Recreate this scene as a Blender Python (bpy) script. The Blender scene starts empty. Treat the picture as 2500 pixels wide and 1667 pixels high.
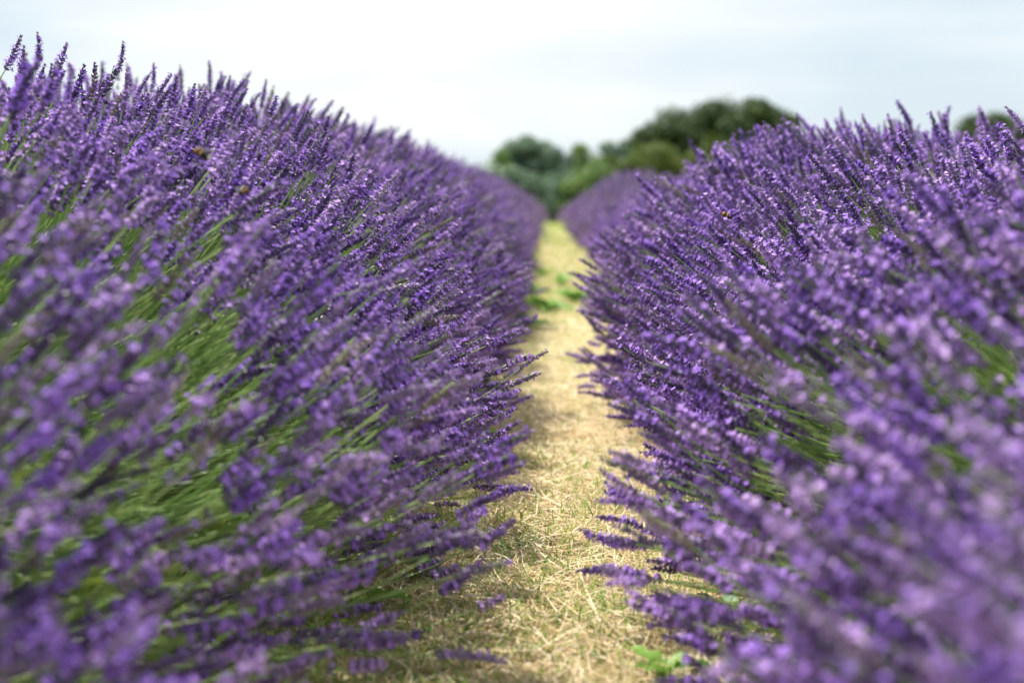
import bpy, math, random
import numpy as np
from mathutils import Matrix, Vector, Quaternion

random.seed(7)
R = np.random.default_rng(7)
scene = bpy.context.scene
col = scene.collection

# ---------------------------------------------------------------- camera
CAM = (0.0, 0.0, 0.50)
cd = bpy.data.cameras.new('camera')
cd.lens = 50; cd.sensor_width = 36; cd.clip_start = 0.02; cd.clip_end = 3000
cd.dof.use_dof = True; cd.dof.focus_distance = 1.92; cd.dof.aperture_fstop = 3.6
cam = bpy.data.objects.new('camera', cd); col.objects.link(cam)
cam.location = CAM
cam.rotation_euler = (math.radians(90 - 6.26), 0, math.radians(1.61))
scene.camera = cam

# ---------------------------------------------------------------- light
SUN = Vector((-0.50, 0.55, 0.0)).normalized()
ELEV = math.radians(61)
sdir = Vector((SUN.x * math.cos(ELEV), SUN.y * math.cos(ELEV), math.sin(ELEV)))
ld = bpy.data.lights.new('sun', 'SUN'); ld.energy = 5.0; ld.angle = math.radians(0.6); ld.color = (1.0, 0.95, 0.86)
lo = bpy.data.objects.new('sun', ld); col.objects.link(lo)
lo.rotation_euler = sdir.to_track_quat('Z', 'Y').to_euler()
lo.location = (-20, 5, 30)

w = bpy.data.worlds.new('World'); scene.world = w; w.use_nodes = True
nt = w.node_tree; nt.nodes.clear()
N = lambda t: nt.nodes.new(t)
out = N('ShaderNodeOutputWorld'); bg = N('ShaderNodeBackground'); bg2 = N('ShaderNodeBackground'); mx = N('ShaderNodeMixShader')
sky = N('ShaderNodeTexSky'); sky.sky_type = 'NISHITA'; sky.sun_disc = False
sky.sun_elevation = ELEV; sky.sun_rotation = math.atan2(sdir.x, sdir.y)
bg.inputs[1].default_value = 0.10
nt.links.new(sky.outputs[0], bg.inputs[0])
tc = N('ShaderNodeTexCoord'); mp = N('ShaderNodeMapping'); mp.inputs['Scale'].default_value = (1.6, 1.6, 6.5)
mp.inputs['Location'].default_value = (3.1, 0.7, 0.35)
nt.links.new(tc.outputs['Generated'], mp.inputs[0])
nz = N('ShaderNodeTexNoise'); nz.inputs['Scale'].default_value = 1.25; nz.inputs['Detail'].default_value = 5; nz.inputs['Roughness'].default_value = 0.5
nt.links.new(mp.outputs[0], nz.inputs['Vector'])
rc = N('ShaderNodeValToRGB')
rc.color_ramp.elements[0].position = 0.40; rc.color_ramp.elements[0].color = (0.68, 0.79, 0.87, 1)
rc.color_ramp.elements[1].position = 0.60; rc.color_ramp.elements[1].color = (0.96, 1.0, 1.0, 1)
nt.links.new(nz.outputs[0], rc.inputs[0]); nt.links.new(rc.outputs[0], bg2.inputs[0]); bg2.inputs[1].default_value = 0.70
mr = N('ShaderNodeMapRange'); mr.inputs['From Min'].default_value = 0.28; mr.inputs['From Max'].default_value = 0.5
mr.inputs['To Min'].default_value = 0.80; mr.inputs['To Max'].default_value = 1.0
nt.links.new(nz.outputs[0], mr.inputs[0]); nt.links.new(mr.outputs[0], mx.inputs[0])
nt.links.new(bg.outputs[0], mx.inputs[1]); nt.links.new(bg2.outputs[0], mx.inputs[2]); nt.links.new(mx.outputs[0], out.inputs[0])

scene.view_settings.view_transform = 'Standard'; scene.view_settings.look = 'None'
scene.view_settings.exposure = 0.62; scene.view_settings.gamma = 1.0; scene.view_settings.use_curve_mapping = False
scene.cycles.use_denoising = True
scene.cycles.max_bounces = 6; scene.cycles.transparent_max_bounces = 4

# ---------------------------------------------------------------- helpers
def leafmat(name, c1, c2, transl=0.35, rough=0.55, noise=0.0, spec=0.3, c3=None):
    """two tints mixed by the instance's random value, part of the light shining through"""
    m = bpy.data.materials.new(name); m.use_nodes = True
    t = m.node_tree; t.nodes.clear(); n = t.nodes.new
    o = n('ShaderNodeOutputMaterial'); p = n('ShaderNodeBsdfPrincipled'); tr = n('ShaderNodeBsdfTranslucent'); mix = n('ShaderNodeMixShader')
    oi = n('ShaderNodeObjectInfo'); r = n('ShaderNodeValToRGB')
    r.color_ramp.elements[0].color = (*c1, 1); r.color_ramp.elements[1].color = (*c2, 1)
    if c3:
        e = r.color_ramp.elements.new(0.5); e.color = (*c3, 1)
    if noise:
        tx = n('ShaderNodeTexCoord'); nn = n('ShaderNodeTexNoise'); nn.inputs['Scale'].default_value = noise; nn.inputs['Detail'].default_value = 3
        t.links.new(tx.outputs['Object'], nn.inputs['Vector'])
        m1 = n('ShaderNodeMath'); m1.operation = 'MULTIPLY_ADD'; m1.inputs[1].default_value = 1.8; m1.inputs[2].default_value = -0.9
        t.links.new(nn.outputs[0], m1.inputs[0])
        m2 = n('ShaderNodeMath'); m2.operation = 'ADD'; m2.use_clamp = True
        t.links.new(m1.outputs[0], m2.inputs[0]); t.links.new(oi.outputs['Random'], m2.inputs[1])
        t.links.new(m2.outputs[0], r.inputs[0])
    else:
        t.links.new(oi.outputs['Random'], r.inputs[0])
    p.inputs['Roughness'].default_value = rough; p.inputs['Specular IOR Level'].default_value = spec
    t.links.new(r.outputs[0], p.inputs['Base Color']); t.links.new(r.outputs[0], tr.inputs['Color'])
    mix.inputs[0].default_value = transl
    t.links.new(p.outputs[0], mix.inputs[1]); t.links.new(tr.outputs[0], mix.inputs[2]); t.links.new(mix.outputs[0], o.inputs[0])
    return m

def groundmat(name, stops, scale, bump=0.02, stretch=(1, 1, 1), fine=40):
    m = bpy.data.materials.new(name); m.use_nodes = True
    t = m.node_tree; n = t.nodes.new; p = t.nodes['Principled BSDF']
    tx = n('ShaderNodeTexCoord'); mpp = n('ShaderNodeMapping'); mpp.inputs['Scale'].default_value = stretch
    a = n('ShaderNodeTexNoise'); a.inputs['Scale'].default_value = scale; a.inputs['Detail'].default_value = 8; a.inputs['Roughness'].default_value = 0.68
    b = n('ShaderNodeTexNoise'); b.inputs['Scale'].default_value = fine; b.inputs['Detail'].default_value = 6
    r = n('ShaderNodeValToRGB')
    els = r.color_ramp.elements
    els[0].position, els[0].color = stops[0][0], (*stops[0][1], 1)
    els[1].position, els[1].color = stops[-1][0], (*stops[-1][1], 1)
    for ps, c in stops[1:-1]:
        e = els.new(ps); e.color = (*c, 1)
    t.links.new(tx.outputs['Object'], mpp.inputs[0]); t.links.new(mpp.outputs[0], a.inputs['Vector']); t.links.new(mpp.outputs[0], b.inputs['Vector'])
    ad = n('ShaderNodeMath'); ad.operation = 'MULTIPLY_ADD'; ad.inputs[1].default_value = 0.35
    t.links.new(b.outputs[0], ad.inputs[0])
    s = n('ShaderNodeMath'); s.operation = 'MULTIPLY'; s.inputs[1].default_value = 0.65
    t.links.new(a.outputs[0], s.inputs[0]); t.links.new(s.outputs[0], ad.inputs[2])
    t.links.new(ad.outputs[0], r.inputs[0]); t.links.new(r.outputs[0], p.inputs['Base Color'])
    bp = n('ShaderNodeBump'); bp.inputs['Strength'].default_value = 0.7; bp.inputs['Distance'].default_value = bump
    t.links.new(b.outputs[0], bp.inputs['Height']); t.links.new(bp.outputs[0], p.inputs['Normal'])
    p.inputs['Roughness'].default_value = 0.95; p.inputs['Specular IOR Level'].default_value = 0.15
    return m

M = dict(
    calyx=leafmat('calyx_mauve', (0.07, 0.038, 0.13), (0.38, 0.28, 0.47), 0.08, 0.45, 260, 0.6, c3=(0.14, 0.085, 0.23)),
    floret=leafmat('floret_violet', (0.34, 0.17, 0.70), (0.70, 0.47, 0.86), 0.30, 0.5, 220, 0.25, c3=(0.48, 0.27, 0.80)),
    faded=leafmat('calyx_faded', (0.17, 0.13, 0.15), (0.34, 0.29, 0.27), 0.1, 0.6, 260, 0.3),
    stem=leafmat('stem_green', (0.22, 0.40, 0.08), (0.44, 0.56, 0.22), 0.2, 0.45, 0, 0.4),
    leaf=leafmat('lavender_leaf', (0.06, 0.12, 0.025), (0.44, 0.52, 0.14), 0.28, 0.5, 30, 0.3, c3=(0.22, 0.35, 0.06)),
    core=groundmat('shade_core_green', [(0.35, (0.02, 0.03, 0.010)), (0.65, (0.06, 0.085, 0.025))], 14, 0.01),  # dark tone for the light-blocking core added in each bush
    straw1=leafmat('straw_pale', (0.82, 0.70, 0.49), (0.82, 0.70, 0.49), 0.25, 0.5),
    straw2=leafmat('straw_gold', (0.66, 0.51, 0.26), (0.66, 0.51, 0.26), 0.25, 0.6),
    straw3=leafmat('straw_brown', (0.34, 0.24, 0.12), (0.34, 0.24, 0.12), 0.2, 0.7),
    grass1=leafmat('grass_green', (0.18, 0.36, 0.05), (0.18, 0.36, 0.05), 0.4, 0.5),
    grass2=leafmat('grass_lime', (0.36, 0.46, 0.10), (0.36, 0.46, 0.10), 0.4, 0.5),
    weed=leafmat('weed_leaf', (0.13, 0.30, 0.04), (0.26, 0.44, 0.09), 0.35, 0.45, 20),
    weedpale=leafmat('weed_pale_leaf', (0.26, 0.44, 0.26), (0.30, 0.48, 0.30), 0.3, 0.45, 20),
    bark=groundmat('bark', [(0.3, (0.06, 0.05, 0.035)), (0.7, (0.17, 0.14, 0.10))], 3, 0.03),
)
M['ground'] = groundmat('ground_soil', [(0.36, (0.10, 0.12, 0.04)), (0.5, (0.20, 0.20, 0.08)), (0.62, (0.34, 0.28, 0.14))], 3, 0.02)
M['path'] = groundmat('path_dry_turf', [(0.36, (0.30, 0.31, 0.12)), (0.46, (0.54, 0.46, 0.27)), (0.60, (0.70, 0.62, 0.44))], 3.5, 0.02)

def mesh_np(name, V, F, mats, mi=None, smooth=False):
    """V (n,3), F (m,k) with k 3 or 4"""
    V = np.ascontiguousarray(V, dtype=np.float32); F = np.ascontiguousarray(F, dtype=np.int32)
    me = bpy.data.meshes.new(name); k = F.shape[1]
    me.vertices.add(len(V)); me.vertices.foreach_set('co', V.ravel())
    me.loops.add(F.size); me.loops.foreach_set('vertex_index', F.ravel())
    me.polygons.add(len(F)); me.polygons.foreach_set('loop_start', np.arange(len(F), dtype=np.int32) * k)
    for m in mats: me.materials.append(m)
    if mi is not None: me.polygons.foreach_set('material_index', np.asarray(mi, dtype=np.int32))
    if smooth: me.polygons.foreach_set('use_smooth', np.ones(len(F), dtype=bool))
    me.update(calc_edges=True); me.validate()
    return me

def add(name, data, parent=None, **props):
    o = bpy.data.objects.new(name, data); col.objects.link(o)
    if parent: o.parent = parent
    for k, v in props.items(): o[k] = v
    return o

class MB:
    """triangle soup gatherer"""
    def __init__(s): s.v = []; s.f = []; s.m = []; s.n = 0
    def put(s, V, F, m=0):
        V = np.asarray(V, float); s.v.append(V)
        for f in F: s.f.append(tuple(i + s.n for i in f)); s.m.append(m)
        s.n += len(V)
    def mesh(s, name, mats, smooth=False):
        me = bpy.data.meshes.new(name); me.from_pydata([tuple(p) for p in np.vstack(s.v)], [], s.f)
        for q in mats: me.materials.append(q)
        me.polygons.foreach_set('material_index', s.m)
        if smooth: me.polygons.foreach_set('use_smooth', [True] * len(s.f))
        me.update(); return me

def frame(d):
    d = np.asarray(d, float); d = d / np.linalg.norm(d)
    a = np.array([0, 0, 1.0]) if abs(d[2]) < 0.9 else np.array([1.0, 0, 0])
    u = np.cross(a, d); u /= np.linalg.norm(u); return u, np.cross(d, u), d

def tube(mb, pts, rad, k=5, m=0, cap=True):
    pts = [np.asarray(p, float) for p in pts]; V = []; F = []
    for i, p in enumerate(pts):
        d = pts[min(i + 1, len(pts) - 1)] - pts[max(i - 1, 0)]
        u, v, _ = frame(d)
        for j in range(k):
            a = 2 * math.pi * j / k; V.append(p + rad[i] * (math.cos(a) * u + math.sin(a) * v))
    for i in range(len(pts) - 1):
        for j in range(k):
            F.append((i * k + j, i * k + (j + 1) % k, (i + 1) * k + (j + 1) % k, (i + 1) * k + j))
    if cap:
        F.append(tuple(range(k))[::-1]); F.append(tuple((len(pts) - 1) * k + j for j in range(k)))
    mb.put(V, F, m)

def collection_of(name, objs):
    c = bpy.data.collections.new(name)
    for o in objs: c.objects.link(o)
    return c

def scatter_tree(name, coll):
    g = bpy.data.node_groups.new(name, 'GeometryNodeTree')
    g.interface.new_socket('Geometry', in_out='INPUT', socket_type='NodeSocketGeometry')
    g.interface.new_socket('Geometry', in_out='OUTPUT', socket_type='NodeSocketGeometry')
    n = g.nodes.new; gi = n('NodeGroupInput'); go = n('NodeGroupOutput')
    ci = n('GeometryNodeCollectionInfo'); ci.inputs['Collection'].default_value = coll
    ci.inputs['Separate Children'].default_value = True; ci.inputs['Reset Children'].default_value = True
    ip = n('GeometryNodeInstanceOnPoints'); ip.inputs['Pick Instance'].default_value = True
    def at(nm, ty):
        a = n('GeometryNodeInputNamedAttribute'); a.data_type = ty; a.inputs['Name'].default_value = nm; return a.outputs['Attribute']
    L = g.links.new
    L(gi.outputs[0], ip.inputs['Points']); L(ci.outputs[0], ip.inputs['Instance'])
    L(at('rot', 'FLOAT_VECTOR'), ip.inputs['Rotation']); L(at('scl', 'FLOAT_VECTOR'), ip.inputs['Scale']); L(at('idx', 'INT'), ip.inputs['Instance Index'])
    L(ip.outputs[0], go.inputs[0])
    return g

def eulers(X, Y, Z):
    """columns of n rotation matrices to XYZ eulers"""
    ry = np.arcsin(np.clip(-X[:, 2], -1, 1)); rx = np.arctan2(Y[:, 2], Z[:, 2]); rz = np.arctan2(X[:, 1], X[:, 0])
    return np.stack([rx, ry, rz], 1)

def scatter(name, group, P, E, S, I, parent=None, **props):
    me = bpy.data.meshes.new(name); n = len(P)
    me.vertices.add(n); me.vertices.foreach_set('co', np.asarray(P, np.float32).ravel())
    a = me.attributes.new('rot', 'FLOAT_VECTOR', 'POINT'); a.data.foreach_set('vector', np.asarray(E, np.float32).ravel())
    S = np.asarray(S, np.float32)
    if S.ndim == 1: S = np.repeat(S[:, None], 3, 1)
    a = me.attributes.new('scl', 'FLOAT_VECTOR', 'POINT'); a.data.foreach_set('vector', S.ravel())
    a = me.attributes.new('idx', 'INT', 'POINT'); a.data.foreach_set('value', np.asarray(I, np.int32))
    o = add(name, me, parent, **props)
    md = o.modifiers.new('scatter', 'NODES'); md.node_group = group
    return o

# ---------------------------------------------------------------- terrain
def gz(x, y):
    """flat near the camera, falling away beyond a low crest, level again at the trees"""
    y = np.asarray(y, float); x = np.asarray(x, float)
    t = np.clip(y - 14, 0, 46)
    z = -0.00174 * t ** 2
    s = np.clip((y - 60) / 50, 0, 1)
    z = z - 0.16 * 25 * (2 * s - s ** 2) * 0.25
    return z + 0.012 * np.sin(x * 2.1 + 1) * np.sin(y * 1.3)

def sheet(xs, ys, dz):
    X, Y = np.meshgrid(xs, ys); Z = gz(X, Y) + dz
    V = np.stack([X, Y, Z], -1).reshape(-1, 3); nx = len(xs)
    i = np.arange((len(ys) - 1) * (nx - 1)); r = i // (nx - 1); c = i % (nx - 1); a = r * nx + c
    return V, np.stack([a, a + 1, a + nx + 1, a + nx], 1)

ys = np.concatenate([np.linspace(-30, -2, 10), np.linspace(-1.5, 40, 180), np.linspace(42, 130, 40), np.linspace(150, 1500, 20)])
xs = np.concatenate([np.linspace(-900, -20, 20), np.linspace(-15, -2, 18), np.linspace(-1.8, 1.8, 25), np.linspace(2, 15, 18), np.linspace(20, 900, 20)])
V, F = sheet(xs, ys, 0.0)
add('ground', mesh_np('ground', V, F, [M['ground']], smooth=True), kind='structure')
V, F = sheet(np.linspace(-0.42, 0.42, 15), np.linspace(-2, 45, 220), 0.005)
jj = R.normal(0, 0.02, len(V)) * (np.abs(V[:, 0]) > 0.41); V[:, 0] += jj
add('path', mesh_np('path', V, F, [M['path']], smooth=True), kind='structure')

# ---------------------------------------------------------------- lavender pieces
def head_geo(mb, rr, hl, base, lod=0, mats=(0, 1)):
    """flower head along +Z from base: whorls of tubular calyces with open two-lipped florets"""
    nw = max(6, int(hl / 0.0060)); v0 = len(mb.v)
    gap = rr.random() < 0.3
    bloom = rr.uniform(0.12, 0.48); lean = rr.uniform(-0.22, 0.22, 2)
    if rr.random() < 0.14: bloom = 0.03          # still in bud
    if rr.random() < 0.08: mats = (3, mats[1]); bloom *= 0.3   # gone over
    for wi in range(nw):
        t = wi / (nw - 1)
        z = hl * t * (1 - 0.06 * t) - (0.016 if (gap and wi == 0) else 0)
        wid = (0.55 + 0.75 * math.sin(math.pi * min(1, t * 0.85 + 0.18))) * (1 if wi < nw - 1 else 0.6)
        cx = lean[0] * z * (z / hl); cy = lean[1] * z * (z / hl)
        nc = (8 if lod == 0 else 4) if t < 0.85 else 4
        ph = rr.uniform(0, 6.28)
        for c in range(nc):
            a = ph + 6.283 * c / nc + rr.uniform(-0.25, 0.25)
            tilt = rr.uniform(0.45, 0.98) * (1 - 0.45 * t)
            d = np.array([math.sin(tilt) * math.cos(a), math.sin(tilt) * math.sin(a), math.cos(tilt)])
            L = rr.uniform(0.0066, 0.0092) * (0.75 + 0.35 * wid); rad = 0.00145 * (0.85 + 0.35 * wid)
            if lod: L *= 1.15; rad *= 1.75
            p0 = np.array([cx, cy, z + rr.uniform(-0.0015, 0.0015)]) + base
            u, v, _ = frame(d)
            q = p0 + d * L * 0.62; tip = p0 + d * L
            V = [p0] + [q + rad * (math.cos(k * 1.5708 + .4) * u + math.sin(k * 1.5708 + .4) * v) for k in range(4)] + [tip]
            mb.put(V, [(0, 2, 1), (0, 3, 2), (0, 4, 3), (0, 1, 4), (1, 2, 5), (2, 3, 5), (3, 4, 5), (4, 1, 5)], mats[0])
            pb = bloom * (1.25 - 0.9 * abs(t - 0.45))
            if rr.random() < pb and t < 0.95:
                fl = rr.uniform(0.0046, 0.0066) * (1.3 if lod else 1); c0 = tip - d * L * 0.1
                # two upper lobes and three lower lobes spreading from the mouth of the tube
                for ang, sz in ((0.5, 1.1), (-0.5, 1.1), (2.3, 0.8), (3.14, 0.85), (-2.3, 0.8)) if lod == 0 else ((0.4, 1.3), (3.0, 1.2), (-1.4, 1.1)):
                    e = math.cos(ang) * u + math.sin(ang) * v; s = np.cross(d, e)
                    o1 = c0 + d * fl * 0.25
                    V = [o1, o1 + (e * 0.55 + d * 0.25 + s * 0.34) * fl * sz, o1 + (e + d * 0.25) * fl * sz, o1 + (e * 0.55 + d * 0.25 - s * 0.34) * fl * sz]
                    mb.put(V, [(0, 1, 2, 3)], mats[1])

SL = 0.46          # stem length of a stalk at scale 1
def stem_curve(rr, n=7):
    s = rr.uniform(0.005, 0.060); k = rr.uniform(-0.01, 0.01)
    P = []
    for i in range(n):
        t = i / (n - 1); P.append((-s * 4 * t * (1 - t), k * math.sin(math.pi * t), SL * t))
    return P
stems = []          # (mesh, tip location, tip quaternion, curve)
for i in range(9):
    rr = np.random.default_rng(100 + i); P = stem_curve(rr); mb = MB()
    tube(mb, P, [0.0013, 0.0012, 0.0011, 0.0011, 0.0010, 0.0010, 0.0009], 4, 0, False)
    d = Vector(P[-1]) - Vector(P[-2]); d.normalize()
    stems.append((mb.mesh('stem', [M['stem']], True), Vector(P[-1]), Vector((0, 0, 1)).rotation_difference(d), P))
heads = []
for i in range(14):
    rr = np.random.default_rng(200 + i); mb = MB(); hl = rr.uniform(0.034, 0.076)
    tube(mb, [(0, 0, -0.004), (0, 0, hl * 0.9)], [0.0011, 0.0008], 4, 2, False)
    head_geo(mb, rr, hl, np.zeros(3)); heads.append(mb.mesh('flower_head', [M['calyx'], M['floret'], M['stem'], M['faded']]))
def whole_stalk(i, lod):
    rr = np.random.default_rng(400 + i); P = stem_curve(rr, 7 if lod == 0 else 4); mb = MB()
    tube(mb, P, [0.00115] * len(P), 4 if lod == 0 else 3, 2, False)
    d = Vector(P[-1]) - Vector(P[-2]); q = Vector((0, 0, 1)).rotation_difference(d.normalized()).to_matrix()
    h = MB(); head_geo(h, rr, rr.uniform(0.036, 0.074), np.zeros(3), lod)
    Vh = np.vstack(h.v) @ np.array(q).T + np.array(P[-1])
    for f, m in zip(h.f, h.m): mb.f.append(tuple(k + mb.n for k in f)); mb.m.append(m)
    mb.v.append(Vh); mb.n += len(Vh)
    return bpy.data.objects.new('flower_stalk_source', mb.mesh('flower_stalk', [M['calyx'], M['floret'], M['stem'], M['faded']]))
near_src = collection_of('stalk_sources', [whole_stalk(i, 0) for i in range(18)])
far_src = collection_of('far_stalk_sources', [whole_stalk(i + 50, 1) for i in range(8)])
g_near = scatter_tree('scatter_stalks', near_src); g_far = scatter_tree('scatter_far_stalks', far_src)

def tuft(i):
    """spray of narrow lavender leaves"""
    rr = np.random.default_rng(600 + i); mb = MB()
    for k in range(18):
        a = rr.uniform(0, 6.28); sp = rr.uniform(0.03, 0.42); L = rr.uniform(0.05, 0.11); wd = rr.uniform(0.0008, 0.0014)
        d = np.array([math.sin(sp) * math.cos(a), math.sin(sp) * math.sin(a), math.cos(sp)]); u, v, _ = frame(d)
        b = np.array([0, 0, rr.uniform(0, 0.05)]); c = rr.uniform(-0.2, 0.2)
        p1 = b + d * L * 0.5 + v * L * c * 0.25; p2 = b + d * L + v * L * c
        mb.put([b - u * wd * .5, b + u * wd * .5, p1 + u * wd, p1 - u * wd, p2], [(0, 1, 2, 3), (3, 2, 4)], 0)
    return bpy.data.objects.new('leaf_spray_source', mb.mesh('leaf_spray', [M['leaf']]))
g_leaf = scatter_tree('scatter_leaves', collection_of('leaf_sources', [tuft(i) for i in range(6)]))

# ---------------------------------------------------------------- lavender rows
CX = 0.95; CZ = 0.16
def T_of(side, y):
    if side < 0: return np.interp(y, [0, 1.5, 2.7, 5, 8, 16, 40], [0.58, 0.65, 0.70, 0.72, 0.715, 0.68, 0.66])
    return np.interp(y, [0, 1.5, 2.8, 3.6, 4.4, 5.2, 6.5, 8, 40], [0.54, 0.58, 0.625, 0.655, 0.66, 0.58, 0.545, 0.54, 0.56])
def in_of(side, y):
    if side < 0: return np.interp(y, [0, 1.0, 1.35, 1.65, 1.95, 2.3, 2.7, 3.3, 4.5, 6, 45], [0.30, 0.17, 0.07, 0.04, 0.04, 0.06, 0.04, 0.06, 0.10, 0.11, 0.09])
    return np.interp(y, [0, 0.9, 1.5, 1.9, 2.3, 2.7, 3.4, 4.1, 4.9, 6.5, 8.5, 12, 45], [0.09, 0.08, 0.10, 0.14, 0.13, 0.08, 0.07, 0.14, 0.22, 0.24, 0.19, 0.14, 0.10])
def power_of(side, y):
    if side < 0: return np.interp(y, [0, 5, 14, 45], [2.0, 1.95, 1.45, 1.4])
    return np.interp(y, [0, 2.4, 3.6, 4.6, 14, 45], [2.1, 2.5, 2.5, 1.9, 1.5, 1.45])
LB = 0.9
FPX = 1422.0
yaw = math.radians(1.61); pit = math.radians(6.26)
fw = np.array([-math.sin(yaw) * math.cos(pit), math.cos(yaw) * math.cos(pit), -math.sin(pit)])
rt = np.array([math.cos(yaw), math.sin(yaw), 0.0]); up = np.cross(rt, fw)
def project(P):
    D = P - np.array(CAM); z = D @ fw
    return 512 + FPX * (D @ rt) / np.maximum(z, 1e-3), 341 - FPX * (D @ up) / np.maximum(z, 1e-3), z

def norm(a): return a / np.linalg.norm(a, axis=1, keepdims=True)

ORD = ['nearest', 'second', 'third', 'fourth', 'fifth', 'sixth', 'seventh', 'eighth', 'ninth', 'tenth', 'eleventh', 'twelfth', 'thirteenth', 'fourteenth']
LAB = {(-1, 0): 'nearest lavender bush at the left edge, its stalks wide of the path',
       (-1, 1): 'blurred lavender bush in the bottom left corner with dark green shade beneath',
       (-1, 2): 'lavender bush left of the path, purple stalks overhanging the shaded grass edge',
       (-1, 3): 'sharply focused lavender bush left of the path, flower heads jutting over bare straw',
       (-1, 4): 'fifth lavender bush from the camera on the left, just past the sharp one',
       (-1, 5): 'sixth lavender bush from the camera on the left, beside the green weeds on the path',
       (1, 0): 'nearest lavender bush at the bottom right, so close it is a purple blur',
       (1, 1): 'very blurred lavender bush right of the path with big soft flower heads',
       (1, 2): 'lavender bush right of the path between the big blurred and the sharp one',
       (1, 3): 'sharply focused lavender bush right of the path with heads curving over straw',
       (1, 4): 'fifth lavender bush from the camera on the right, just past the sharp one',
       (1, 5): 'sixth lavender bush on the right, its heads standing taller than the row behind it'}
PARTS = [190, 300, 300, 300, 230, 130, 70, 40]
for side in (-1, 1):
    sname = 'left' if side < 0 else 'right'
    for k in range(32):
        rr = np.random.default_rng(1000 + 100 * side + k)
        yc = 0.35 + LB * k if k else 0.35
        gx = side * CX; g0 = float(gz(gx, yc))
        root = bpy.data.objects.new('lavender_bush', None); root.empty_display_size = 0.1
        col.objects.link(root); root.location = (gx, yc, g0)
        root['category'] = 'lavender bush'
        if k <= 5: root['label'] = LAB[(side, k)]; root['group'] = f'lavender bushes of the {sname} row near the camera'
        elif k < 14 and k > 7: root['label'] = f'{ORD[k]} lavender bush along the {sname} row, blurred beside the far path'; root['group'] = f'far lavender bushes of the {sname} row'
        elif k < 8: root['label'] = f'{ORD[k]} lavender bush from the camera in the {sname} row, going soft with distance'; root['group'] = f'lavender bushes of the {sname} row near the camera'
        else: root['label'] = f'far lavender bush merging into the blurred purple {sname} row'; root['group'] = f'far lavender bushes of the {sname} row'
        n = (2000 if k < 4 else 1600) if k < 8 else (1150 if k < 16 else 650)
        if k == 0: n = 1350
        bulge = rr.uniform(-0.03, 0.02, 2)
        n0 = n; n = int(n * 1.45)
        y = yc + rr.uniform(-0.5, 0.5, n) * (LB + 0.12)
        th = rr.uniform(-0.30, math.pi + 0.25, n)
        # more stalks lean out over the path side
        sel = rr.random(n) < 0.25; th[sel] = rr.uniform(-0.05, 1.3, sel.sum())
        # clumpy: heads bunch together and leave openings on green stems
        cl = np.sin(y * 8.3 + th * 2.2 + side) + np.sin(y * 3.7 - th * 5.1 + 2 * side) + 0.8 * np.sin(y * 17 + th * 9.5)
        pk = 1 / (1 + np.exp(-(cl + (0.95 if k < 3 else 0.75)) * 1.7)) * (1 if k < 12 else 0.6) + (0 if k < 12 else 0.3)
        if side < 0 and k < 3: pk = pk * np.clip(0.7 + th * 0.4, 0.7, 1)
        kp = rr.random(n) < pk; y, th = y[kp], th[kp]; n = len(y)
        e = (y - yc) / (LB * 0.56)
        dome = np.sqrt(np.clip(1 - 0.16 * e ** 2, 0.2, 1))
        a = np.where(np.cos(th) > 0, CX - in_of(side, y), 0.82) + bulge[0]
        b = T_of(side, y) - CZ + bulge[1] * 0.8
        lump = 1 + 0.035 * np.sin(y * 9 + th * 5 + k) + 0.03 * np.sin(y * 21 - th * 9)
        r = (1.03 - np.abs(rr.normal(0, 0.10, n))) * dome * lump
        out_ = rr.random(n) < 0.05; r[out_] = dome[out_] * rr.uniform(1.0, 1.10, out_.sum())
        hi = (np.sin(th) > 0.75) & (rr.random(n) < 0.07); r[hi] = dome[hi] * rr.uniform(1.03, 1.11, hi.sum())
        r = np.clip(r, 0.55, 1.18)
        lowr = np.clip(-th / 0.3, 0, 1) * (np.cos(th) > 0)
        pw = 2 / power_of(side, y); co = np.sign(np.cos(th)) * np.abs(np.cos(th)) ** pw; si = np.sign(np.sin(th)) * np.abs(np.sin(th)) ** pw
        px = -side * a * co * r; pz = CZ + b * si * r
        pz = np.maximum(pz, 0.035 + rr.random(n) * 0.05)
        tip = np.stack([px, y - yc, pz], 1)
        # stalks rise out of the leafy mound
        sc = rr.uniform(0.78, 1.12, n) * (0.86 if k < 3 else (0.95 if k < 16 else 1.15))
        Ltot = (SL + 0.07) * sc
        d0 = norm(np.stack([px * 1.0, (y - yc) * 0.35, 0.86 * pz - 0.02 + 0.05 * np.sin(th)], 1) + rr.normal(0, 0.06, (n, 3)))
        base = tip - d0 * Ltot[:, None]
        lift = base[:, 2] < 0.02
        base[lift, 2] = 0.02 + rr.random(lift.sum()) * 0.05
        d0 = norm(tip - base)
        upv = np.tile(np.array([0, 0, 1.0]), (n, 1)) + rr.normal(0, 0.35, (n, 3))
        Xv = norm(upv - (upv * d0).sum(1)[:, None] * d0)
        Yv = np.cross(d0, Xv)
        E = eulers(Xv, Yv, d0)
        # the ones that show largest in the photograph are parts of their own
        wt = tip + np.array([gx, yc, g0]); ux, uy, dep = project(wt)
        nrm = norm(np.stack([px / a ** 2, np.zeros(n), (pz - CZ) / b ** 2], 1))
        tocam = norm(np.array(CAM) - wt)
        fac = (nrm * tocam).sum(1)
        inside = (ux > -25) & (ux < 1049) & (uy > 0) & (uy < 705) & (dep > 0.25)
        score = inside * np.clip(fac + 0.35, 0, 1) * np.clip(r - 0.6, 0.01, 1) / np.maximum(dep, 0.3)
        npart = PARTS[k] if k < 8 else 0
        order = np.argsort(-score); chosen = [i for i in order[:npart] if score[i] > 0]
        rest = np.ones(n, bool); rest[chosen] = False
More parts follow.
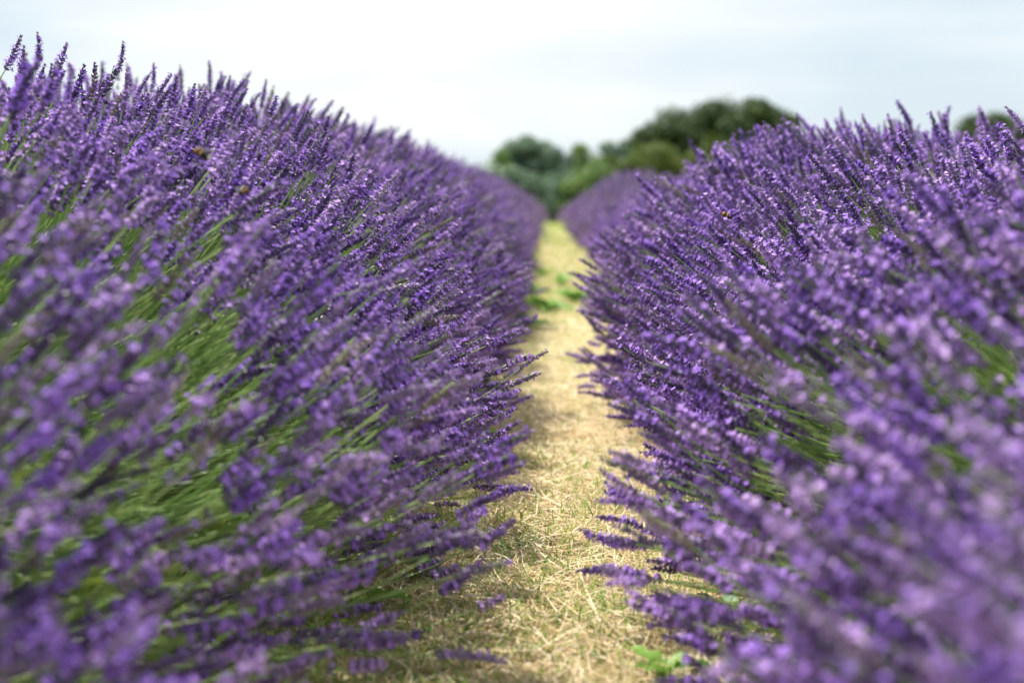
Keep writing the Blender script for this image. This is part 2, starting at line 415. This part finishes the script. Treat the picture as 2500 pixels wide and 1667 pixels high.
        for i in chosen:
            sm, tl, tq, _ = stems[int(rr.integers(9))]
            st = bpy.data.objects.new('flower_stalk', sm); col.objects.link(st); st.parent = root
            st.location = base[i]; st.rotation_euler = E[i]; s_ = float(sc[i]); st.scale = (s_, s_, s_)
            hd = bpy.data.objects.new('flower_head', heads[int(rr.integers(14))]); col.objects.link(hd); hd.parent = st
            hd.location = tl; hd.rotation_mode = 'QUATERNION'
            hd.rotation_quaternion = tq @ Quaternion((0, 0, 1), rr.uniform(0, 6.28))
        fine = k < 10
        scatter('flower_stalks', g_near if fine else g_far, base[rest], E[rest], sc[rest], rr.integers(0, 18 if fine else 8, rest.sum()), root, kind='stuff')
        # leafy mound
        nl = (480 if k < 3 else 900) if k < 8 else 400
        y = rr.uniform(-0.5, 0.5, nl) * (LB + 0.05); th = rr.uniform(-0.1, math.pi + 0.1, nl)
        q = rr.uniform(0.42, 0.68, nl); q = np.where(rr.random(nl) < 0.45, rr.uniform(0.6, 0.84 if k < 8 else 0.66, nl), q)
        aa = np.where(np.cos(th) > 0, CX - in_of(side, y + yc), 0.82); bb = T_of(side, y + yc) - 0.1
        P = np.stack([-side * aa * np.cos(th) * q, y, 0.04 + bb * np.abs(np.sin(th)) * q], 1)
        D = norm(np.stack([P[:, 0], y * 0.4, P[:, 2] + 0.12], 1) + rr.normal(0, 0.26, (nl, 3)))
        Xv = norm(np.cross(D, rr.normal(0, 1, (nl, 3)))); Yv = np.cross(D, Xv)
        scatter('leaves', g_leaf, P - D * 0.05, eulers(Xv, Yv, D), rr.uniform(0.75, 1.35, nl), rr.integers(0, 6, nl), root, kind='stuff')
        # opaque dark core, added to block light inside the bush
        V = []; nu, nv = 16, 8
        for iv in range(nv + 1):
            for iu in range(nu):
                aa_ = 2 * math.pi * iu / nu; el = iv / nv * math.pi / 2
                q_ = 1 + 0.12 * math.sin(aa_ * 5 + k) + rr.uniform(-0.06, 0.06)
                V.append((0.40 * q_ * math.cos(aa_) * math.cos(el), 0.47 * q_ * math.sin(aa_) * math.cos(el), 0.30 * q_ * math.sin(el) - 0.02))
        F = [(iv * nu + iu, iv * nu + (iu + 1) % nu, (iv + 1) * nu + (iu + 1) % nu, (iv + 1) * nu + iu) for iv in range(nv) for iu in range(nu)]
        add('shade_core', mesh_np('shade_core', V, F, [M['core']], smooth=True), root)

# ---------------------------------------------------------------- dry turf on the path
def blades(n, x, y, L, W, lie, curl, zoff=0.004):
    """n curved three-segment blades as quads; lie 0 upright .. 1 flat"""
    az = R.uniform(0, 2 * math.pi, n); el = (1 - lie) * math.pi / 2 * R.uniform(0.75, 1.1, n)
    d = np.stack([np.cos(az) * np.cos(el), np.sin(az) * np.cos(el), np.sin(el)], 1)
    s = np.stack([-np.sin(az), np.cos(az), np.zeros(n)], 1)
    roll = R.uniform(-0.6, 0.6, n); s = s * np.cos(roll)[:, None] + np.stack([np.zeros(n)] * 2 + [np.sin(roll)], 1)
    p = np.stack([x, y, gz(x, y) + zoff + R.random(n) * 0.008], 1)
    side_ = R.normal(0, 1, n) * curl
    pts = []
    for t in (0, 0.36, 0.7, 1.0):
        q = p + d * (L * t)[:, None] + s * (L * side_ * t * t)[:, None]
        q[:, 2] -= L * curl * 0.6 * t * t * np.sin(el) - 0.0
        q[:, 2] = np.maximum(q[:, 2], gz(q[:, 0], q[:, 1]) + 0.007)
        pts.append(q)
    ws = [0.7, 1.0, 0.8, 0.12]; V = []
    for q, wt_ in zip(pts, ws):
        V.append(q - s * (W * wt_ / 2)[:, None]); V.append(q + s * (W * wt_ / 2)[:, None])
    V = np.stack(V, 1).reshape(-1, 3)
    o = np.arange(n)[:, None] * 8
    F = np.concatenate([o + np.array([0, 1, 3, 2]), o + np.array([2, 3, 5, 4]), o + np.array([4, 5, 7, 6])], 1).reshape(-1, 4)
    return V, F

def patch(x, y, s=0.0):
    """smooth value in 0..1: where green turf grows through the straw"""
    v = np.sin(x * 7 + 1.3 + s) * np.cos(y * 3.1 + s) + 0.6 * np.sin(x * 15 + y * 8 + 2 * s) + 0.45 * np.sin(y * 13 - x * 11)
    g = 1 / (1 + np.exp(-(v * 1.6)))
    g = g + 1.4 * np.exp(-((y - 5.9) / 0.9) ** 2) + 0.35 * np.exp(-((y - 1.35) / 0.25) ** 2) + 0.9 * np.exp(-((x + 0.24) / 0.13) ** 2) + 0.5 * np.clip((y - 6) / 4, 0, 1) + 0.35 * np.exp(-((x - 0.33) / 0.1) ** 2)
    return np.clip(g, 0, 1.3)

def ysamp(n, y0, y1): return 1 / (1 / y0 - R.random(n) * (1 / y0 - 1 / y1))
n = 58000
y = ysamp(n, 1.15, 14); x = R.normal(0.03, 0.24, n); x = np.clip(x, -0.75, 0.75) + R.normal(0, .01, n)
big = 1 + np.clip((y - 4) / 5, 0, 2.0)
L = R.uniform(0.02, 0.065, n) * np.where(R.random(n) < 0.10, 2.0, 1) * big; W = R.uniform(0.0010, 0.0023, n) * big
V, F = blades(n, x, y, L, W, R.uniform(0.80, 1.0, n), 0.25)
mi = np.repeat(R.choice(3, n, p=[0.5, 0.32, 0.18]), 3)
so = add('dry_straw', mesh_np('dry_straw', V, F, [M['straw1'], M['straw2'], M['straw3']], mi), kind='stuff')
so['label'] = 'loose dry straw lying on the path between the lavender rows'; so['category'] = 'straw'
n = 100000
y = ysamp(n, 1.1, 15); x = R.uniform(-0.8, 0.8, n)
keep = R.random(n) < 0.06 + 0.80 * patch(x, y) ** 1.3; x, y = x[keep], y[keep]
m_ = 15000; yb = R.normal(6.0, 0.75, m_); xb = R.uniform(-0.7, 0.8, m_)
kb = R.random(m_) < np.clip(0.35 + 1.8 * np.abs(xb - 0.05), 0, 1); x = np.append(x, xb[kb]); y = np.append(y, np.clip(yb[kb], 4.4, 9)); m_ = 16000; yb = R.uniform(6, 20, m_); xb = R.uniform(-0.5, 0.5, m_); kb = R.random(m_) < 0.25 + 1.5 * np.abs(xb)
x = np.append(x, xb[kb]); y = np.append(y, yb[kb]); n = len(x)
big = 1 + np.clip((y - 4) / 5, 0, 2.0)
L = R.uniform(0.010, 0.034, n) * (1 + 0.5 * (x < -0.22)) * big; W = R.uniform(0.0012, 0.0026, n) * big
V, F = blades(n, x, y, L, W, R.uniform(0.05, 0.7, n), 0.35)
mi = np.repeat(R.choice(4, n, p=[0.42, 0.38, 0.1, 0.1]), 3)
so = add('grass', mesh_np('grass', V, F, [M['grass1'], M['grass2'], M['straw2'], M['straw1']], mi), kind='stuff')
so['label'] = 'short patchy green grass growing through the straw path'; so['category'] = 'grass'

# ---------------------------------------------------------------- weeds
def leaf_mesh(rr, L, Wd, mat, fold=0.25, droop=0.5):
    nL = 8; V = []; F = []
    for i in range(nL + 1):
        t = i / nL; wv = Wd * math.sin(math.pi * (t ** 0.75)) ** 0.8 * (1 + 0.10 * math.sin(t * 26)) if 0 < i < nL else 0.0015
        x0 = L * t; z0 = L * (0.35 * t - droop * t * t)
        V += [(x0, -wv / 2, z0 + wv * fold + 0.003 * math.sin(t * 17)), (x0, 0, z0), (x0, wv / 2, z0 + wv * fold + 0.003 * math.cos(t * 15))]
    for i in range(nL):
        a = i * 3; F += [(a, a + 3, a + 4, a + 1), (a + 1, a + 4, a + 5, a + 2)]
    return mesh_np('leaf', V, F, [mat], smooth=True)
WE = [(-0.155, 1.72, 0.060, 0.034, 5, 'weedpale', 'pale wavy broad leaf weed under the left lavender at the bottom of the path'),
      (-0.235, 1.60, 0.075, 0.026, 5, 'weed', 'narrow leaved green weed in deep shade at the bottom left of the path'),
      (-0.055, 1.86, 0.034, 0.020, 4, 'weed', 'small round leaved weed at the tip of the low left lavender heads'),
      (-0.10, 2.25, 0.040, 0.016, 5, 'weed', 'little green weed at the shaded left edge beside dry straw'),
      (-0.16, 2.75, 0.060, 0.034, 6, 'weed', 'leafy weed glimpsed below the sharp left lavender heads'),
      (0.17, 2.10, 0.050, 0.022, 5, 'weed', 'green weed under the right lavender next to bare straw'),
      (0.11, 1.36, 0.050, 0.024, 6, 'weed', 'leafy green weed at the bottom right end of the path'),
      (0.20, 1.55, 0.055, 0.020, 5, 'weedpale', 'pale weed at the foot of the blurred right lavender'),
      (-0.11, 4.9, 0.12, 0.06, 10, 'weed', 'bright green weed clump on the left of the path past the bare straw'),
      (-0.15, 5.6, 0.15, 0.075, 12, 'weed', 'larger bright weed clump on the left of the far green band'),
      (-0.02, 5.5, 0.12, 0.07, 8, 'weed', 'bright weed in the middle of the green band across the path'),
      (0.05, 6.9, 0.12, 0.05, 8, 'weed', 'dull green weed in the pale far path beyond the bright clumps'),
      (0.26, 6.0, 0.13, 0.05, 9, 'weed', 'ragged weed under the right row just past the bright right one'),
      (-0.06, 7.8, 0.13, 0.05, 8, 'weed', 'most distant small weed, left side of the far path'),
      (0.09, 5.9, 0.11, 0.06, 9, 'weed', 'broad bright weed behind the others in the green band'),
      (-0.10, 6.3, 0.12, 0.06, 10, 'weed', 'farthest bright weed on the left edge of the path'),
      (0.23, 5.3, 0.13, 0.07, 9, 'weed', 'bright weed on the right side of the green band across the path')]
for wx, wy, L, Wd, nl, mt, lab in WE:
    rr = np.random.default_rng(int(wx * 1000 + wy * 777) % 99999)
    root = bpy.data.objects.new('weed', None); root.empty_display_size = 0.05; col.objects.link(root)
    root.location = (wx, wy, float(gz(wx, wy)) + 0.006); root['label'] = lab; root['category'] = 'weed'; root['group'] = 'weeds growing on the path'
    lm = [leaf_mesh(rr, L * f, Wd * f, M[mt], rr.uniform(0.1, 0.3), rr.uniform(0.2, 0.6)) for f in (1, 0.8)]
    for j in range(nl):
        o = add('leaf', lm[j % 2], root); s_ = rr.uniform(0.7, 1.1)
        o.scale = (s_,) * 3; o.rotation_euler = (rr.uniform(-.3, .3), -rr.uniform(0.1, 0.9), 6.283 * j / nl + rr.uniform(-.4, .4))

# ---------------------------------------------------------------- bumblebees
def simple(name, c, rough=0.6, spec=0.3):
    m = bpy.data.materials.new(name); m.use_nodes = True; t = m.node_tree; p = t.nodes['Principled BSDF']
    nn = t.nodes.new('ShaderNodeTexNoise'); nn.inputs['Scale'].default_value = 900
    r = t.nodes.new('ShaderNodeValToRGB'); r.color_ramp.elements[0].color = (*[v * 0.6 for v in c], 1); r.color_ramp.elements[1].color = (*[min(1, v * 1.3) for v in c], 1)
    tx = t.nodes.new('ShaderNodeTexCoord'); t.links.new(tx.outputs['Object'], nn.inputs['Vector']); t.links.new(nn.outputs[0], r.inputs[0]); t.links.new(r.outputs[0], p.inputs['Base Color'])
    p.inputs['Roughness'].default_value = rough; p.inputs['Specular IOR Level'].default_value = spec; return m
BK = simple('bee_black_fur', (0.015, 0.012, 0.010), 0.8); OR_ = simple('bee_orange_fur', (0.45, 0.24, 0.05), 0.8); WH = simple('bee_white_fur', (0.75, 0.70, 0.60), 0.8)
WG = leafmat('bee_wing', (0.35, 0.33, 0.32), (0.35, 0.33, 0.32), 0.6, 0.2)
def ellip(cx, cz, rx, ry, rz, bands=None, nu=14, nv=10):
    V = []; F = []; mi = []
    for i in range(nv + 1):
        a = math.pi * i / nv
        for j in range(nu):
            b_ = 2 * math.pi * j / nu; V.append((cx + rx * math.cos(a), ry * math.sin(a) * math.cos(b_), cz + rz * math.sin(a) * math.sin(b_)))
    for i in range(nv):
        for j in range(nu):
            F.append((i * nu + j, i * nu + (j + 1) % nu, (i + 1) * nu + (j + 1) % nu, (i + 1) * nu + j)); mi.append(bands(i / nv) if bands else 0)
    return V, F, mi
bee_parts = {}
V, F, mi = ellip(-0.0065, 0, 0.0085, 0.0052, 0.0050, lambda t: 0 if t < .18 else (1 if t < .38 else (0 if t < .72 else 2)))
bee_parts['abdomen'] = mesh_np('abdomen', V, F, [BK, OR_, WH], mi, True)
V, F, mi = ellip(0.0035, 0.0006, 0.0050, 0.0048, 0.0048, lambda t: 1 if t < .45 else 0)
bee_parts['thorax'] = mesh_np('thorax', V, F, [BK, OR_], mi, True)
V, F, mi = ellip(0.0092, -0.0008, 0.0026, 0.0028, 0.0028); bee_parts['head'] = mesh_np('head', V, F, [BK], mi, True)
mb = MB()
Vw = [(0.003, 0, 0.0045)]; 
for j in range(9):
    a = -0.5 + 1.0 * j / 8; Vw.append((0.003 - 0.013 * math.cos(a) * (1 - 0.15 * abs(a)), 0.0015 + 0.008 + 0.009 * math.sin(a), 0.0075 + 0.001 * math.sin(a * 3)))
mb.put(Vw, [(0, j, j + 1) for j in range(1, 9)]); bee_parts['wing'] = mb.mesh('wing', [WG])
mb = MB()
for i, xl in enumerate((0.006, 0.003, 0.0)):
    tube(mb, [(xl, 0.003, -0.002), (xl + (1 - i) * 0.003, 0.0075, -0.0025), (xl + (1 - i) * 0.005, 0.009, -0.0075)], [0.0006, 0.0005, 0.0003], 4)
bee_parts['legs'] = mb.mesh('legs', [BK])
def surface_depth(px_, py_, side, rmul=1.04):
    """walk the pixel's ray until it meets the outside of the row"""
    dr = fw + rt * (px_ - 512) / FPX - up * (py_ - 341) / FPX
    for t in np.arange(0.6, 8, 0.01):
        p = np.array(CAM) + dr * t
        a = CX - in_of(side, p[1]); b = T_of(side, p[1]) - CZ
        xx = (p[0] - side * CX) / a; zz = (p[2] - CZ) / b
        if abs(p[0]) < CX and xx * xx + max(zz, 0) ** 2 < rmul ** 2: return p
    return np.array(CAM) + dr * 3
for bx_, by_, side, rz_, lab, big in ((201, 153, -1, 2.6, 'orange banded bumblebee on the high left lavender heads', 1.0),
        (244, 191, -1, 0.6, 'dark bumblebee low among the left lavender stems', 0.6),
        (726, 215, 1, 2.9, 'yellow banded bumblebee on the sharp right lavender heads', 1.0),
        (831, 150, 1, 1.4, 'dark bumblebee against the sky among the tall right heads', 0.75),
        (655, 369, 1, 1.9, 'small bumblebee deep in the right lavender beside the path', 0.75)):
    p = surface_depth(bx_, by_, side)
    root = bpy.data.objects.new('bumblebee', None); root.empty_display_size = 0.02; col.objects.link(root); root.location = p
    root.rotation_euler = (0.1, -0.35, rz_); root.scale = (big * 0.85,) * 3
    root['label'] = lab; root['category'] = 'bumblebee'; root['group'] = 'bumblebees on the lavender'
    for nm in ('abdomen', 'thorax', 'head'): add(nm, bee_parts[nm], root)
    for s_ in (1, -1):
        for nm in ('wing', 'legs'): o = add(nm, bee_parts[nm], root); o.scale = (1, s_, 1)

# ---------------------------------------------------------------- trees beyond the field
def tree(cx, D, wpx, top_y, lab, tone, seed, base=None, lobes=26, narrow=1.0, grp='trees beyond the lavender field', name='tree', leaf=0.42, nleaf=9000):
    """cx / top_y: where the crown shows; D its distance in metres; wpx its width at 1024"""
    rr = np.random.default_rng(seed)
    X = (cx - 552) / FPX * D; top = 0.5 + (185 - top_y) / FPX * D
    gr = float(gz(X, D)); H = top - gr; W_ = wpx / FPX * D / 2
    root = bpy.data.objects.new(name, None); col.objects.link(root); root.location = (X, D, gr)
    root['label'] = lab; root['category'] = 'tree'; root['group'] = grp
    mb = MB(); tr = 0.028 * H + 0.08
    fork = np.array([0, 0, H * 0.36])
    tube(mb, [(0, 0, -0.3), (0.05, 0, H * 0.15), fork, (0.1, 0.1, H * 0.62), (0, 0, H * 0.85)], [tr * 1.3, tr, tr * 0.85, tr * 0.5, tr * 0.15], 8)
    C = []
    zc = H * 0.52; bh = H * 0.48
    for i in range(lobes):
        u = rr.uniform(-0.8, 1); a = rr.uniform(0, 6.28); q = (max(0, 1 - u * u)) ** 0.4 * rr.uniform(0.62, 0.92)
        C.append((W_ * q * math.cos(a), W_ * q * math.sin(a) * 0.9, zc + bh * u * 0.74))
    C = np.array(C); rad = rr.uniform(0.13, 0.34, lobes) * W_ + 0.03 * H; rad = np.minimum(rad, bh * 0.3)
    C[:, 2] = np.minimum(C[:, 2], H - rad * 0.95)
    for i in range(0, lobes, 3):
        c = C[i]; tube(mb, [fork + rr.uniform(-0.1, 0.1, 3), fork * 0.4 + c * 0.6 + rr.normal(0, 0.1, 3), c], [tr * 0.4, tr * 0.22, tr * 0.06], 5)
    add('trunk', mb.mesh('trunk', [M['bark']], True), root)
    li = rr.integers(0, lobes, nleaf); nd = norm(rr.normal(0, 1, (nleaf, 3)))
    q = rr.random(nleaf) ** 0.35
    P = C[li] + nd * (rad[li] * q * rr.uniform(0.85, 1.12, nleaf))[:, None] * np.array([1.15, 1.15, 0.85])
    ex = rr.random(nleaf) < 0.28
    nn_ = norm(rr.normal(0, 1, (ex.sum(), 3))); P[ex] = nn_ * np.array([W_ * 0.72, W_ * 0.65, bh * 0.72]) * (rr.random(ex.sum()) ** 0.4)[:, None] + np.array([0, 0, zc])
    P[:, 2] = np.maximum(P[:, 2], 0.2)
    nr = norm(nd + rr.normal(0, 0.55, (nleaf, 3))); s1 = norm(np.cross(nr, rr.normal(0, 1, (nleaf, 3)))); s2 = np.cross(nr, s1)
    sz = rr.uniform(0.5, 1.1, nleaf)[:, None] * leaf * 0.5
    V = np.stack([P - s1 * sz, P + s2 * sz * 0.6, P + s1 * sz, P - s2 * sz * 0.6], 1).reshape(-1, 3)
    F = np.arange(nleaf * 4).reshape(-1, 4)
    mats = TONE[tone]; mi = (rr.random(nleaf) + 0.35 * np.sin(li * 1.7)) > 0.6
    add('crown', mesh_np('crown', V, F, mats, mi.astype(int)), root, kind='stuff')
TONE = dict(
    dark=[leafmat('oak_dark', (0.042, 0.08, 0.024), (0.042, 0.08, 0.024), 0.25), leafmat('oak_olive', (0.085, 0.125, 0.034), (0.085, 0.125, 0.034), 0.3)],
    olive=[leafmat('olive_leaf', (0.10, 0.15, 0.03), (0.10, 0.15, 0.03), 0.35), leafmat('olive_light', (0.17, 0.21, 0.045), (0.17, 0.21, 0.045), 0.35)],
    hazy=[leafmat('hazy_leaf', (0.12, 0.19, 0.13), (0.12, 0.19, 0.13), 0.3), leafmat('hazy_leaf_pale', (0.20, 0.29, 0.19), (0.20, 0.29, 0.19), 0.3)],  # distance haze is painted into these leaf colours
    light=[leafmat('fresh_hazy_leaf', (0.16, 0.26, 0.08), (0.16, 0.26, 0.08), 0.4), leafmat('fresh_hazy_pale', (0.24, 0.34, 0.12), (0.24, 0.34, 0.12), 0.4)])  # pale leaf green, brightened further to paint in distance haze
tree(755, 118, 96, 90, 'tallest dark round oak at the right end of the tree group', 'dark', 1, lobes=40, nleaf=20000, leaf=0.5)
tree(716, 121, 96, 92, 'dark oak in the middle of the group, merging with the tallest one', 'dark', 21, lobes=40, nleaf=19000, leaf=0.5)
tree(680, 122, 90, 100, 'dark broad oak on the left slope of the oak group', 'dark', 2, lobes=36, nleaf=17000, leaf=0.5)
tree(645, 116, 70, 122, 'lower dark green tree on the left shoulder of the oaks', 'dark', 3, nleaf=11000)
tree(664, 100, 88, 136, 'yellowish green tree in front of the dark oaks', 'olive', 4, nleaf=12000, leaf=0.38)
tree(712, 104, 72, 132, 'olive green bushy tree in front of the tallest oak', 'olive', 5, nleaf=9000, leaf=0.38)
tree(622, 96, 60, 146, 'short olive tree low behind the far right lavender', 'olive', 12, nleaf=8000, leaf=0.36)
tree(612, 112, 60, 134, 'hazy green tree filling the dip left of the oaks', 'hazy', 22, nleaf=9000, leaf=0.40)
tree(529, 105, 60, 123, 'blue green tree with a round top rising above the path end', 'hazy', 6, nleaf=11000, leaf=0.38)
tree(585, 98, 40, 126, 'pale green tree with a thin pointed top right of the path end', 'light', 7, nleaf=6000, lobes=20, leaf=0.36)
tree(561, 104, 60, 138, 'blue green tree between the round topped and the pointed one', 'hazy', 23, nleaf=9000, leaf=0.38)
tree(496, 100, 66, 141, 'small pale tree just above the left lavender row', 'light', 8, nleaf=6500, lobes=20, leaf=0.36)
tree(555, 88, 60, 160, 'dark green shrubby tree filling the gap at the path end', 'hazy', 9, nleaf=9000, leaf=0.34)
tree(592, 86, 66, 152, 'light green low tree behind the far right lavender dome', 'light', 10, nleaf=8000, leaf=0.34)
tree(518, 84, 62, 160, 'low shrubby tree half hidden by the left lavender row', 'hazy', 13, nleaf=8000, leaf=0.34)
tree(1000, 125, 66, 93, 'dark tree top poking above the lavender at the right edge', 'dark', 11, nleaf=12000)
tree(968, 128, 48, 102, 'smaller dark tree left of the one at the right edge', 'dark', 14, nleaf=8000)
